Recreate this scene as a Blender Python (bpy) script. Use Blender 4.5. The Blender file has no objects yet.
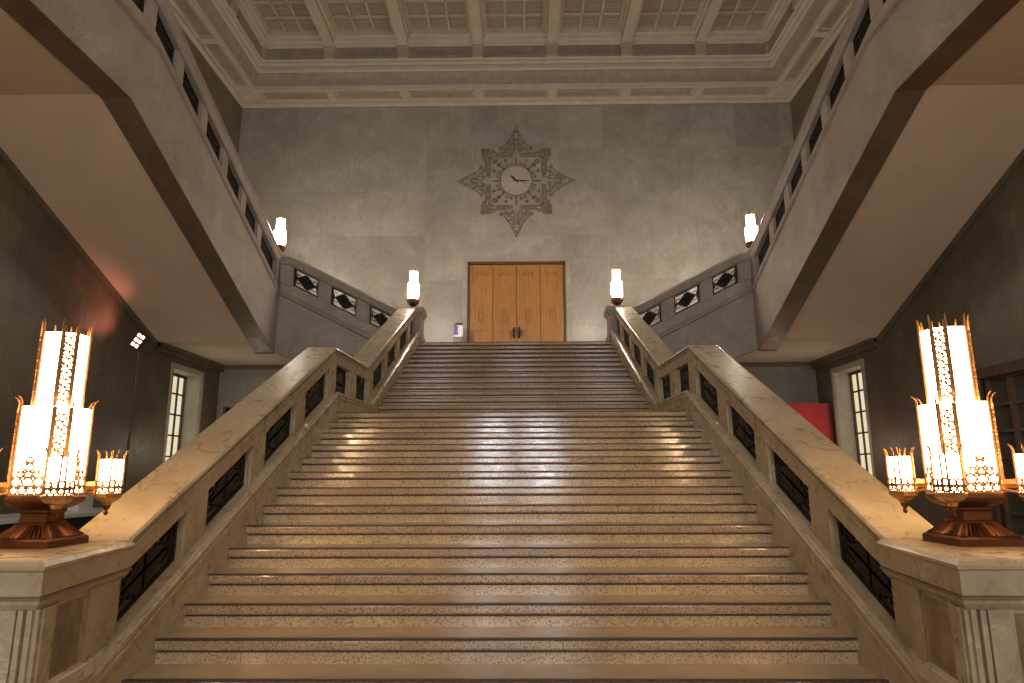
import bpy, bmesh, math, random
from mathutils import Vector
random.seed(7)
C = bpy.context.scene.collection
PI = math.pi

# ------------------------------------------------------------------ materials
def newmat(name):
    m = bpy.data.materials.new(name); m.use_nodes = True
    nt = m.node_tree; nt.nodes.clear()
    out = nt.nodes.new('ShaderNodeOutputMaterial')
    b = nt.nodes.new('ShaderNodeBsdfPrincipled')
    nt.links.new(b.outputs[0], out.inputs[0])
    return m, nt, b, out
def N(nt, t, **k):
    n = nt.nodes.new(t)
    for a, v in k.items(): setattr(n, a, v)
    return n
def noise(nt, vec, scale, detail=5, rough=.55, dist=0):
    n = N(nt, 'ShaderNodeTexNoise'); n.inputs['Scale'].default_value = scale
    n.inputs['Detail'].default_value = detail; n.inputs['Roughness'].default_value = rough
    n.inputs['Distortion'].default_value = dist
    nt.links.new(vec, n.inputs['Vector']); return n.outputs['Fac']
def ramp(nt, fac, stops):
    r = N(nt, 'ShaderNodeValToRGB'); cr = r.color_ramp
    while len(cr.elements) < len(stops): cr.elements.new(.5)
    for e, (p, c) in zip(cr.elements, stops):
        e.position = p; e.color = (c[0], c[1], c[2], 1) if isinstance(c, tuple) else (c, c, c, 1)
    nt.links.new(fac, r.inputs[0]); return r.outputs[0]
def mix(nt, fac, a, b, mode='MIX'):
    m = N(nt, 'ShaderNodeMix', data_type='RGBA', blend_type=mode)
    if isinstance(fac, (int, float)): m.inputs[0].default_value = fac
    else: nt.links.new(fac, m.inputs[0])
    for i, v in ((6, a), (7, b)):
        if isinstance(v, tuple): m.inputs[i].default_value = (*v, 1)
        else: nt.links.new(v, m.inputs[i])
    return m.outputs[2]
def coords(nt): return N(nt, 'ShaderNodeTexCoord').outputs['Object']
def bump(nt, b, h, s=.2, d=.01):
    n = N(nt, 'ShaderNodeBump'); n.inputs['Strength'].default_value = s; n.inputs['Distance'].default_value = d
    nt.links.new(h, n.inputs['Height']); nt.links.new(n.outputs[0], b.inputs['Normal'])

def marble(name, lo, mid, hi, rough=.38, vein=.5, brick=None, scale=1.0, bw=1.25, bh=1.3):
    m, nt, b, out = newmat(name); v = coords(nt)
    big = noise(nt, v, 1.1*scale, 4, .6, .6)
    med = noise(nt, v, 6*scale, 8, .65, 1.0)
    col = ramp(nt, big, [(.3, lo), (.5, mid), (.72, hi)])
    col = mix(nt, .45, col, ramp(nt, med, [(.3, lo), (.55, mid), (.75, hi)]))
    vm = N(nt, 'ShaderNodeMapping'); vm.inputs['Scale'].default_value = (1.5, 1.5, .45) if brick else (1, 1, 1); nt.links.new(v, vm.inputs[0])
    vn = noise(nt, vm.outputs[0], 2.6*scale, 9, .7, 1.2 if brick else 2.2)
    line = ramp(nt, vn, [(.47, 0.0), (.5, 1.0), (.53, 0.0)])
    msk = ramp(nt, noise(nt, v, 1.7*scale, 3), [(.5, 0.0), (.62, 1.0)])
    f = N(nt, 'ShaderNodeMath', operation='MULTIPLY'); nt.links.new(line, f.inputs[0]); nt.links.new(msk, f.inputs[1])
    f2 = N(nt, 'ShaderNodeMath', operation='MULTIPLY'); nt.links.new(f.outputs[0], f2.inputs[0]); f2.inputs[1].default_value = vein
    col = mix(nt, f2.outputs[0], col, tuple(min(1, c*1.7+.05) for c in hi))
    if brick:
        sp = N(nt, 'ShaderNodeSeparateXYZ'); cb = N(nt, 'ShaderNodeCombineXYZ'); nt.links.new(v, sp.inputs[0])
        nt.links.new(sp.outputs[brick[0]], cb.inputs[0]); nt.links.new(sp.outputs[brick[1]], cb.inputs[1])
        bt = N(nt, 'ShaderNodeTexBrick', offset=.0); nt.links.new(cb.outputs[0], bt.inputs['Vector'])
        bt.inputs['Color1'].default_value = (.84, .84, .84, 1); bt.inputs['Color2'].default_value = (1.08, 1.08, 1.08, 1)
        bt.inputs['Mortar'].default_value = (.80, .78, .75, 1); bt.inputs['Scale'].default_value = 1
        bt.inputs['Mortar Size'].default_value = .006; bt.inputs['Brick Width'].default_value = bw; bt.inputs['Row Height'].default_value = bh
        col = mix(nt, .85, col, bt.outputs['Color'], 'MULTIPLY')
    nt.links.new(col, b.inputs['Base Color'])
    rr = ramp(nt, med, [(.3, rough-.06), (.7, rough+.12)]); nt.links.new(rr, b.inputs['Roughness'])
    bump(nt, b, med, .08, .004)
    return m
def plain(name, c, rough=.5, metal=0, var=.15, scale=9, bmp=.05, spec=None):
    m, nt, b, out = newmat(name); v = coords(nt)
    n = noise(nt, v, scale, 6, .6)
    col = ramp(nt, n, [(.3, tuple(x*(1-var) for x in c)), (.7, tuple(min(1, x*(1+var)) for x in c))])
    nt.links.new(col, b.inputs['Base Color']); b.inputs['Roughness'].default_value = rough; b.inputs['Metallic'].default_value = metal
    if spec is not None: b.inputs['Specular IOR Level'].default_value = spec
    if bmp: bump(nt, b, n, bmp, .003)
    return m
def granite(name, c, dark, rough, mottled=.5):
    m, nt, b, out = newmat(name); v = coords(nt)
    sp = noise(nt, v, 75, 4, .75); big = noise(nt, v, 2.2, 5, .6, .5)
    col = ramp(nt, big, [(.3, tuple(x*.78 for x in c)), (.7, tuple(x*1.15 for x in c))])
    col = mix(nt, ramp(nt, sp, [(.40, mottled), (.52, 0.0)]), col, dark)
    # joints between stone pieces along x, offset course by course
    s = N(nt, 'ShaderNodeSeparateXYZ'); nt.links.new(v, s.inputs[0])
    st = noise(nt, v, 14, 4)
    nt.links.new(col, b.inputs['Base Color'])
    nt.links.new(ramp(nt, st, [(.3, rough-.05), (.7, rough+.1)]), b.inputs['Roughness'])
    bump(nt, b, sp, .04, .001)
    return m
def wood(name, c, dark, rough=.38, axis_scale=(9, 9, .7)):
    m, nt, b, out = newmat(name); v = coords(nt)
    mp = N(nt, 'ShaderNodeMapping'); mp.inputs['Scale'].default_value = axis_scale; nt.links.new(v, mp.inputs[0])
    n = noise(nt, mp.outputs[0], 3, 8, .65, .8)
    nt.links.new(ramp(nt, n, [(.3, dark), (.5, c), (.72, tuple(x*1.2 for x in c))]), b.inputs['Base Color'])
    b.inputs['Roughness'].default_value = rough; return m
def glow(name, c, s, grad=None):
    m, nt, b, out = newmat(name)
    b.inputs['Base Color'].default_value = (*[min(1, x) for x in c], 1); b.inputs['Roughness'].default_value = .35
    b.inputs['Emission Color'].default_value = (*c, 1); b.inputs['Emission Strength'].default_value = s
    return m

STONE = marble('honed_beige_marble', (.27, .20, .12), (.41, .32, .205), (.54, .45, .32), .28, .35)
STONE_G = marble('grey_beige_marble', (.25, .205, .17), (.34, .29, .25), (.43, .375, .325), .38, .3)
PANEL = marble('mottled_brown_marble', (.07, .042, .02), (.22, .145, .075), (.44, .33, .19), .33, .3, scale=5)
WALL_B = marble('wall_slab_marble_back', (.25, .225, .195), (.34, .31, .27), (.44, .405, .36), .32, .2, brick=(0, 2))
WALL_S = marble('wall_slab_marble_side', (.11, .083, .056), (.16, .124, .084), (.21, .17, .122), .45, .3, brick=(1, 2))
RISER = granite('speckled_granite_riser', (.53, .385, .215), (.13, .08, .04), .11, .7)
NOSE = granite('worn_granite_nosing', (.44, .30, .17), (.10, .05, .025), .11, .75)
TREAD = plain('worn_granite_tread', (.36, .265, .16), .24, 0, .14, 4, .02)
BORDER = marble('brown_soffit_border_marble', (.14, .09, .05), (.20, .135, .08), (.27, .19, .12), .4, .2)
STRIP = plain('dark_inlay_and_gap_shade', (.05, .032, .022), .6)  # real edge inlay, also the painted shade in the gap below each nosing
FLOORM = granite('floor_granite', (.20, .16, .12), (.08, .06, .04), .3)
BRONZE = plain('cast_bronze', (.13, .045, .014), .38, .75, .3, 14, .15)
GILT = plain('gilt_bronze', (.62, .34, .13), .33, .85, .2, 14, .1)
DKBRONZE = plain('dark_bronze_grille', (.014, .008, .005), .6, .2, .3)
PLASTER = plain('painted_plaster', (.82, .64, .45), .75, 0, .05, 1.3, .03)
PLASTER_P = plain('pale_plaster', (.74, .66, .54), .75, 0, .05, 1.3, .03)
LACE = plain('tarnished_gilt_lace', (.27, .125, .035), .6, .3, .2, 14, 0)
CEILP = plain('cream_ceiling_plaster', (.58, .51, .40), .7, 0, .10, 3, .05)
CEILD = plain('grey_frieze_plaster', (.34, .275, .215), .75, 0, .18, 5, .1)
CEILB = plain('brown_cream_plaster', (.48, .39, .28), .75, 0, .1, 5, .05)
CEILV = plain('ceiling_vent_panel', (.42, .35, .26), .8, 0, .15, 30, .3)
OAK = wood('oak_door_wood', (.38, .165, .03), (.24, .09, .015))
DARKW = wood('dark_brown_wood', (.10, .055, .03), (.05, .028, .015))
CARV = plain('carved_wall_relief', (.235, .185, .135), .6, 0, .3, 20, .2)
DIAL = marble('clock_dial_stone', (.36, .33, .29), (.42, .38, .34), (.47, .43, .38), .4, .2)
GOLD = plain('dull_gold', (.40, .27, .10), .4, .8)
BLACK = plain('black_paint', (.015, .014, .014), .5)
WHITE = plain('white_laminate', (.62, .60, .56), .4)
RED = plain('red_board_paint', (.52, .035, .045), .5, 0, .08, 4)
DKRED = plain('dark_red_board_edge', (.16, .02, .02), .6)
PAPER = plain('white_card', (.85, .84, .82), .5)
PURPLE = plain('purple_print', (.12, .07, .38), .5)
GREY = plain('grey_metal', (.16, .155, .15), .4, .6)
MUNT = plain('window_bronze', (.10, .07, .045), .5, .4)
NAVY = plain('dark_desk_panel', (.025, .027, .035), .6)
PANEG = plain('dim_glass_pane', (.10, .09, .075), .15, 0, .2, 2)
GLASS_L = glow('lit_lantern_glass', (1.0, .68, .36), 26)
GLASS_U = glow('lit_small_lantern_glass', (1.0, .88, .72), 92)
DAYW = None
def window_mat(name, warm, cool, s, z0, z1):
    m, nt, b, out = newmat(name); v = coords(nt)
    n = noise(nt, v, 7, 4, .6, .5)
    col = ramp(nt, n, [(.35, warm), (.65, cool)])
    em = N(nt, 'ShaderNodeEmission'); em.inputs[1].default_value = s; nt.links.new(col, em.inputs[0])
    nt.links.new(em.outputs[0], out.inputs[0]); return m
LEADED = window_mat('daylit_textured_glass', (1.0, .74, .36), (.90, .88, .74), .8, 0, 1)
DAY = window_mat('daylit_glass', (.70, .82, 1.0), (.85, .92, 1.0), 4.5, 0, 1)
DAYD = window_mat('bright_door_glass', (.80, .88, 1.0), (.92, .95, 1.0), 26.0, 0, 1)
LEDM = glow('pink_led', (1.0, .62, .52), 3)

# ------------------------------------------------------------------ mesh helpers
class MB:
    def __init__(s): s.v = []; s.f = []; s.m = []
    def add(s, vs, fs, mi=0):
        o = len(s.v); s.v += [tuple(p) for p in vs]
        for f in fs: s.f.append([i+o for i in f]); s.m.append(mi)
        return s
    def box(s, x0, x1, y0, y1, z0, z1, mi=0):
        vs = [(x, y, z) for x in (x0, x1) for y in (y0, y1) for z in (z0, z1)]
        return s.add(vs, [(0,1,3,2),(4,6,7,5),(0,4,5,1),(2,3,7,6),(0,2,6,4),(1,5,7,3)], mi)
    def prism(s, poly, axis, a, b, mi=0):
        """poly: 2D points in the plane normal to axis; extruded from a to b"""
        def P(p, t):
            return {'x': (t, p[0], p[1]), 'y': (p[0], t, p[1]), 'z': (p[0], p[1], t)}[axis]
        n = len(poly)
        vs = [P(p, a) for p in poly]+[P(p, b) for p in poly]
        fs = [tuple(range(n)), tuple(range(n, 2*n))]+[(i, (i+1)%n, n+(i+1)%n, n+i) for i in range(n)]
        return s.add(vs, fs, mi)
    def rings(s, rings, cap=True, mi=0, closed=True):
        n = len(rings[0]); vs = [p for r in rings for p in r]; fs = []
        for k in range(len(rings)-1):
            for i in range(n if closed else n-1):
                j = (i+1) % n; fs.append((k*n+i, k*n+j, (k+1)*n+j, (k+1)*n+i))
        if cap: fs += [tuple(range(n)), tuple(range((len(rings)-1)*n, len(rings)*n))]
        return s.add(vs, fs, mi)
    def tube(s, pts, r, seg=6, closed=False, mi=0, flat=None):
        pts = [Vector(p) for p in pts]; n = len(pts); R = []
        up0 = Vector(flat) if flat else None
        for i, p in enumerate(pts):
            a = pts[(i-1) % n] if (closed or i > 0) else p
            b = pts[(i+1) % n] if (closed or i < n-1) else p
            t = (b-a).normalized()
            u = up0 if up0 else (Vector((0, 0, 1)) if abs(t.z) < .9 else Vector((1, 0, 0)))
            w = t.cross(u)
            if w.length < 1e-6: w = t.orthogonal()
            w.normalize(); u2 = w.cross(t).normalized()
            rr = r[i] if isinstance(r, (list, tuple)) else r
            R.append([p + w*math.cos(2*PI*k/seg)*rr + u2*math.sin(2*PI*k/seg)*rr for k in range(seg)])
        if closed: R.append(R[0]); return s.rings(R, False, mi)
        return s.rings(R, True, mi)
    def lathe(s, prof, cx, cy, seg=20, mi=0):
        return s.rings([[(cx+r*math.cos(2*PI*k/seg), cy+r*math.sin(2*PI*k/seg), z) for k in range(seg)] for r, z in prof], True, mi)
    def build(s, name, mats, parent=None, base=(0, 0, 0), bevel=0, smooth=False, mirror=1):
        me = bpy.data.meshes.new(name)
        vs = [((x*mirror)-base[0], y-base[1], z-base[2]) for x, y, z in s.v]
        me.from_pydata(vs, [], s.f); 
        if not isinstance(mats, (list, tuple)): mats = [mats]
        for m in mats: me.materials.append(m)
        for p, i in zip(me.polygons, s.m): p.material_index = i
        bm = bmesh.new(); bm.from_mesh(me)
        bmesh.ops.recalc_face_normals(bm, faces=bm.faces); bm.to_mesh(me); bm.free()
        if smooth:
            for p in me.polygons: p.use_smooth = True
        o = bpy.data.objects.new(name, me); C.objects.link(o)
        if parent: o.parent = parent
        elif base != (0, 0, 0): o.location = base
        if bevel:
            md = o.modifiers.new('bevel', 'BEVEL'); md.width = bevel; md.segments = 2; md.limit_method = 'ANGLE'; md.angle_limit = .6
        return o
def thing(name, label, cat, loc=(0, 0, 0), group=None):
    o = bpy.data.objects.new(name, None); C.objects.link(o); o.location = loc; o.empty_display_size = .2
    o['label'] = label; o['category'] = cat
    if group: o['group'] = group
    return o
def tag(o, label, cat, group=None):
    o['label'] = label; o['category'] = cat
    if group: o['group'] = group
    return o
def struct(o): o['kind'] = 'structure'; return o
def sroot(name, loc=(0, 0, 0)):
    o = bpy.data.objects.new(name, None); C.objects.link(o); o.location = loc; o['kind'] = 'structure'; return o
def dup_tree(o, parent=None):
    c = o.copy(); C.objects.link(c); c.parent = parent
    for ch in list(o.children): dup_tree(ch, c)
    return c

# ------------------------------------------------------------------ dimensions (camera at z = 0)
XW, YB, YF = 7.87, 17.37, -9.0
ZF, ZC = -1.605, 10.45
R_, G_ = .15, .3289
Y0, Z0 = 4.127, -1.1546
YL, ZL = 8.403, .795
YU = 10.103
YT, ZT = 14.379, 2.895

# ------------------------------------------------------------------ room shell
struct(MB().box(-XW-.7, XW+.7, YF-.4, YB+.4, ZF-.3, ZF).build('floor', FLOORM))
# back wall: opening for the oak doors and a small ground floor door on the left
def wall_with_holes(u0, u1, z0, z1, holes, axis, a, b):
    mb = MB(); us = sorted({u0, u1, *[h[0] for h in holes], *[h[1] for h in holes]})
    for i in range(len(us)-1):
        p, q = us[i], us[i+1]; cuts = sorted((h[2], h[3]) for h in holes if h[0] <= p and h[1] >= q)
        z = z0
        for c0, c1 in cuts+[(z1, z1)]:
            if c0 > z+1e-6:
                if axis == 'y': mb.box(p, q, a, b, z, c0)
                else: mb.box(a, b, p, q, z, c0)
            z = c1
    return mb
DX0, DX1, DZ1 = -1.31, 1.36, 5.74
wall_back = struct(wall_with_holes(-XW-.6, XW+.6, ZF, 12.6, [(DX0, DX1, ZT, DZ1), (-7.70, -6.7, ZF, 1.80)], 'y', YB, YB+.35).build('wall_back', WALL_B))
WY0, WY1, WZ0, WZ1 = 15.0, 16.38, -.75, 2.48
GY0, GY1, GZ1 = 7.9, 11.17, 1.58
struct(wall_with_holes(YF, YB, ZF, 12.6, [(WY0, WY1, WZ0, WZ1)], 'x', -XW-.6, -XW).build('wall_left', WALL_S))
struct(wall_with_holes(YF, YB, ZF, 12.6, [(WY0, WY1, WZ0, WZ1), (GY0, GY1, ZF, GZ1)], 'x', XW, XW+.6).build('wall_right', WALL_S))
ent = [(-5.2, -3.2, 3.2, 8.6), (-1.45, -.35, -.6, 2.4), (.35, 1.45, -.6, 2.4), (-1.0, 1.0, 4.2, 8.6), (3.2, 5.2, 3.2, 8.6)]
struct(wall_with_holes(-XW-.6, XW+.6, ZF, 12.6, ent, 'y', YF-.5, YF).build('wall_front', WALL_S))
for i, (a, b, c, d) in enumerate(ent):
    r = sroot('window_%d' % (i+3), ((a+b)/2, YF, c)); base = tuple(r.location)
    mb = MB()
    for x in (a, b-.08): mb.box(x, x+.08, YF-.3, YF-.2, c, d)
    for z in (c, d-.08): mb.box(a, b, YF-.3, YF-.2, z, z+.08)
    k = max(2, int((b-a)/.5))
    for j in range(1, k): mb.box(a+(b-a)*j/k-.02, a+(b-a)*j/k+.02, YF-.29, YF-.21, c, d)
    k = int((d-c)/.8)
    for j in range(1, k): mb.box(a, b, YF-.29, YF-.21, c+(d-c)*j/k-.02, c+(d-c)*j/k+.02)
    mb.build('window_frame', MUNT, r, base)
    MB().box(a+.02, b-.02, YF-.36, YF-.33, c+.02, d-.02).build('pane', DAYD if i in (1, 2) else DAY, r, base)

# wall door surround, door leaves
r = sroot('door_1', (0, YB, ZT)); base = (0, YB, ZT)
mb = MB(); e = .13
mb.box(DX0-e, DX0, YB-.035, YB+.02, ZT, DZ1+e); mb.box(DX1, DX1+e, YB-.035, YB+.02, ZT, DZ1+e); mb.box(DX0, DX1, YB-.035, YB+.02, DZ1, DZ1+e)
mb.build('door_surround', STONE_G, r, base, .008)
mb = MB(); mb.box(DX0, DX0+.05, YB, YB+.2, ZT, DZ1).box(DX1-.05, DX1, YB, YB+.2, ZT, DZ1).box(DX0, DX1, YB, YB+.2, DZ1-.05, DZ1)
mb.build('door_frame', DARKW, r, base)
lw = (DX1-DX0-.1)/4
for i in range(4):
    a = DX0+.05+i*lw+.006; b = a+lw-.012; cx = (a+b)/2
    mb = MB(); mb.box(a, b, YB+.1, YB+.15, ZT+.01, DZ1-.055)
    # narrow fluted boards framed by stiles
    for x in (a, b-.07): mb.box(x, x+.07, YB+.085, YB+.1, ZT+.01, DZ1-.055)
    for z in (ZT+.02, ZT+.95, DZ1-.19): mb.box(a+.07, b-.07, YB+.085, YB+.1, z, z+.12)
    for j in range(1, 4): mb.box(a+.07+(b-a-.14)*j/4-.006, a+.07+(b-a-.14)*j/4+.006, YB+.092, YB+.1, ZT+.1, DZ1-.2)
    leaf = mb.build('door_leaf', OAK, r, base, .004)
    cv = MB()
    # carved medallion at mid height: crown above heart and drop
    zc = ZT+1.32
    for k in (-1, 1):
        cv.tube([(cx+k*.09*math.sin(t)*(1-.25*t/PI), YB+.088, zc+.12-.26*t/PI+.04*math.sin(2*t)) for t in [PI*j/10 for j in range(11)]], .011, 5)
        cv.tube([(cx+k*(.02+.05*math.sin(t)), YB+.088, zc+.14+.11*t/PI) for t in [PI*j/8 for j in range(9)]], .010, 5)
    cv.prism([(cx-.025, zc-.02), (cx, zc-.1), (cx+.025, zc-.02), (cx, zc+.05)], 'y', YB+.075, YB+.1)
    # carved scroll band at the top of the leaf
    for k in (-1, 1):
        cv.tube([(cx+k*(.03+.11*t), YB+.088, DZ1-.33+.045*math.sin(6*t)) for t in [j/9 for j in range(10)]], .012, 5)
        cv.tube([(cx+k*.13+.035*math.cos(t), YB+.088, DZ1-.33+.035*math.sin(t)) for t in [2*PI*j/10 for j in range(10)]], .009, 5, True)
    cv.build('carved_ornament', plain('carved_oak', (.30, .13, .03), .5) if i == 0 else bpy.data.materials['carved_oak'], leaf, (0, 0, 0))
    leaf_children = leaf.children
    for ch in leaf_children: ch.data.transform(__import__('mathutils').Matrix.Translation((0, -YB, -ZT)))
for x in (-.065, .065):
    cx = (DX0+DX1)/2+x; mb = MB()
    mb.box(cx-.03, cx+.03, YB+.055, YB+.086, ZT+.72, ZT+1.02)
    mb.tube([(cx, YB+.06, ZT+.98), (cx, YB+.01, ZT+.95), (cx, YB, ZT+.87), (cx, YB+.01, ZT+.79), (cx, YB+.06, ZT+.76)], .014, 8)
    mb.tube([(cx+(.05 if x > 0 else -.05)+.035*math.cos(t), YB+.07, ZT+.87+.06*math.sin(t)) for t in [2*PI*j/12 for j in range(12)]], .010, 6, True)
    mb.build('door_handle', BLACK, r, base)
# ground floor door in the back wall at far left
r = sroot('door_2', (-7.2, YB, ZF)); base = tuple(r.location)
mb = MB(); mb.box(-7.82, -7.70, YB-.05, YB, ZF, 1.92).box(-6.70, -6.58, YB-.05, YB, ZF, 1.92).box(-7.70, -6.70, YB-.05, YB, 1.80, 1.92)
mb.build('door_surround', STONE_G, r, base, .008)
mb = MB(); mb.box(-7.70, -6.70, YB+.2, YB+.25, ZF, 1.80)
for x in (-7.70, -7.24, -6.78): mb.box(x, x+.08, YB+.17, YB+.2, ZF, 1.80)
for z in (ZF, -.6, .9, 1.68): mb.box(-7.70, -6.70, YB+.17, YB+.2, z, z+.12)
lf = mb.build('door_leaf', OAK, r, base)
MB().box(-6.86, -6.83, YB+.11, YB+.17, -.55, -.30).build('door_handle', BLACK, r, base)

# ground floor side windows with deep stone reveals
for i, s in enumerate((-1, 1)):
    r = sroot('window_%d' % (i+1), (s*(XW+.5), (WY0+WY1)/2, WZ0)); base = tuple(r.location)
    xi, xg = XW, XW+.43
    mb = MB(); t = .05
    mb.box(xi-.03, xi+.02, WY0-.10, WY0, WZ0-.1, WZ1+.10).box(xi-.03, xi+.02, WY1, WY1+.10, WZ0-.1, WZ1+.10)
    mb.box(xi-.03, xi+.02, WY0, WY1, WZ1, WZ1+.10).box(xi-.05, xi+.02, WY0, WY1, WZ0-.1, WZ0)
    mb.build('window_trim', marble('window_reveal_stone', (.34, .31, .24), (.45, .41, .32), (.55, .5, .4), .5, .2) if s < 0 else bpy.data.materials['window_reveal_stone'], r, base, .006, mirror=s)
    mb = MB(); L = .025
    mb.box(xi, xg, WY0, WY0+L, WZ0, WZ1).box(xi, xg, WY1-L, WY1, WZ0, WZ1).box(xi, xg, WY0+L, WY1-L, WZ1-L, WZ1).box(xi, xg, WY0+L, WY1-L, WZ0, WZ0+L)
    mb.build('reveal_lining', bpy.data.materials['window_reveal_stone'], r, base, mirror=s)
    mb = MB(); a, b, c, d = WY0+L, WY1-L, WZ0+L, WZ1-L
    x0, x1 = xg-.07, xg-.02
    for y in (a, b-.045): mb.box(x0, x1, y, y+.045, c, d)
    for z in (c, d-.06): mb.box(x0, x1, a, b, z, z+.06)
    for j in range(1, 4): y = a+(b-a)*j/4; mb.box(x0+.01, x1, y-.018, y+.018, c, d)
    z = d-.48
    while z > c: mb.box(x0+.01, x1, a, b, z-.018, z+.018); z -= .5
    mb.build('window_frame', MUNT, r, base, mirror=s)
    MB().box(xg-.02, xg, a, b, c, d).build('pane', LEADED, r, base, mirror=s)

# dark glazed partition in the right wall
r = sroot('door_3', (XW, (GY0+GY1)/2, ZF)); base = tuple(r.location)
mb = MB(); mb.box(XW-.08, XW+.1, GY0-.12, GY1+.10, GZ1-.02, GZ1+.16).box(XW-.06, XW+.1, GY1, GY1+.12, ZF, GZ1)
mb.build('door_surround', DARKW, r, base, .01)
mb = MB(); y = GY1
while y > GY0: mb.box(XW+.02, XW+.09, y-.07, y, ZF, GZ1); y -= .52
z = GZ1-.02
while z > ZF: mb.box(XW+.03, XW+.08, GY0, GY1, z-.04, z); z -= .43
mb.build('door_frame', wood('brown_partition_wood', (.16, .09, .05), (.10, .05, .03)), r, base)
MB().box(XW+.09, XW+.12, GY0, GY1, ZF, GZ1).build('pane', PANEG, r, base)

# ------------------------------------------------------------------ ceiling
ceil = struct(MB().box(-XW-.6, XW+.6, YF-.4, YB+.35, 12.6, 12.9).build('ceiling', CEILP))
PROF = [(0, 10.44), (.07, 10.44), (.09, 10.46), (.09, 10.54), (.14, 10.57), (.14, 10.61), (.50, 10.64), (.50, 10.62), (.56, 10.62),
        (.56, 10.76), (.54, 10.79), (.60, 10.95), (.70, 11.09), (.75, 11.10), (.77, 11.17), (.72, 11.20), (.74, 11.27), (.80, 11.30), (.80, 11.38),
        (.84, 11.40), (.84, 11.75), (.90, 11.77), (.92, 11.85), (.98, 11.87), (1.0, 11.96), (1.06, 11.98), (1.07, 12.07), (1.07, 12.6), (0, 12.6)]
def cornice(nm, side):
    mb = MB(); n = len(PROF)
    def pt(p, z, end):
        if side == 'back': return ((-(XW-p), YB-p, z) if end == 0 else (XW-p, YB-p, z))
        s = -1 if side == 'left' else 1
        return ((s*(XW-p), YB-p, z) if end == 0 else (s*(XW-p), YF, z))
    A = [pt(p, z, 0) for p, z in PROF]; B = [pt(p, z, 1) for p, z in PROF]
    mb.add(A+B, [tuple(range(n)), tuple(range(n, 2*n))])
    # faces by material: frieze grey where the profile is the cove and the block course
    for i in range(n):
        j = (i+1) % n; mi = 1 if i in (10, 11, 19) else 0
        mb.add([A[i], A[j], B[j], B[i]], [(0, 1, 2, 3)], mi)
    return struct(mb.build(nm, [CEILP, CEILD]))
BX = [-5.155, -3.09, -1.015, 1.05, 3.115, 5.16]
for k, side in enumerate(('back', 'left', 'right')):
    co = cornice('trim_%d' % (k+1), side)
    # along-direction helper: u runs along the wall, p from the wall
    if side == 'back':
        us = BX; ends = (-XW, XW)
        def bx(mb, u0, u1, p0, p1, z0, z1): mb.box(u0, u1, YB-p1, YB-p0, z0, z1)
    else:
        s = -1 if side == 'left' else 1
        us = [YB-.75-2.07*j for j in range(0, 13)]; ends = (YF, YB)
        def bx(mb, u0, u1, p0, p1, z0, z1, s=s): mb.box(min(s*(XW-p0), s*(XW-p1)), max(s*(XW-p0), s*(XW-p1)), u0, u1, z0, z1)
    mb = MB()
    uu = list(us)+([-7.24, 7.26] if side == 'back' else [])
    for u in uu: bx(mb, u-.10, u+.10, .13, .52, 10.55, 10.65)
    bx(mb, ends[0]+.6, ends[1]-.6, .13, .17, 10.56, 10.63)
    mb.build('bracket_course', CEILP, co, (0, 0, 0), .006)
    # dentils
    mb = MB(); u = ends[0]+.12
    while u < ends[1]-.12: bx(mb, u, u+.035, .08, .125, 10.485, 10.54); u += .075
    o = mb.build('dentil_course', CEILP, co); o['kind'] = 'stuff'
    # lattice vent panels between the brackets (raised saw-tooth slats)
    mb = MB(); srt = sorted(uu)
    for a, b in zip(srt[:-1], srt[1:]):
        bx(mb, a+.18, b-.18, .20, .45, 10.60, 10.64)
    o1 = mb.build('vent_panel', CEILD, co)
    mb = MB()
    for a, b in zip(srt[:-1], srt[1:]):
        u = a+.2
        while u < b-.2: bx(mb, u, u+.022, .20, .45, 10.585, 10.61); u += .055
        for p in (.18, .455): bx(mb, a+.16, b-.16, p, p+.025, 10.575, 10.63)
    o = mb.build('vent_grille', CEILB, o1); o['kind'] = 'stuff'
    # course of blocks and framed panels above the cornice
    mb = MB()
    for u in us if side == 'back' else us: bx(mb, u-.15, u+.15, .83, .91, 11.40, 11.76); bx(mb, u-.17, u+.17, .83, .93, 11.68, 11.76)
    mb.build('frieze_block', CEILB, co, (0, 0, 0), .006)
    mb = MB()
    uo = sorted(us)
    for a, b in zip(uo[:-1], uo[1:]):
        for z in (11.45, 11.68): bx(mb, a+.36, b-.36, .83, .865, z, z+.03)
        for q, t in ((a+.24, 1), (b-.27, -1)): bx(mb, q, q+.03, .83, .865, 11.51, 11.65)
        for q in (a+.30, b-.33): bx(mb, q, q+.03, .83, .865, 11.45, 11.71)
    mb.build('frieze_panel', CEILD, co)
# beams running towards the back wall, with coffer grids between them
for x in BX:
    mb = MB(); mb.box(x-.14, x+.14, YF, YB-.85, 11.76, 12.6).box(x-.20, x+.20, YF, YB-.95, 11.92, 12.6).box(x-.24, x+.24, YF, YB-1.0, 12.02, 12.6)
    mb.build('beam', CEILP, ceil, (0, 0, 0))
edges = [-XW+1.07]+BX+[XW-1.07]
for i in range(len(edges)-1):
    a = edges[i]+(.25 if i > 0 else 0); b = edges[i+1]-(.25 if i < len(edges)-2 else 0)
    mb = MB(); n = 3
    w = (b-a)/n
    for j in range(n+1): x = a+w*j; mb.box(x-.03, x+.03, YF, YB-1.0, 12.08, 12.125)
    y = 15.70
    while y > 1.0: mb.box(a, b, y-.03, y+.03, 12.08, 12.125); y -= .585
    mb.build('coffer_grid', CEILP, ceil)
    mb = MB(); mb.box(a, b, YF, YB-1.0, 12.15, 12.19)
    y = YB-1.2
    while y > 8: mb.box(a, b, y-.015, y+.015, 12.135, 12.16); y -= .117
    o = mb.build('coffer_louvre', CEILV, ceil); o['kind'] = 'stuff'

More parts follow.
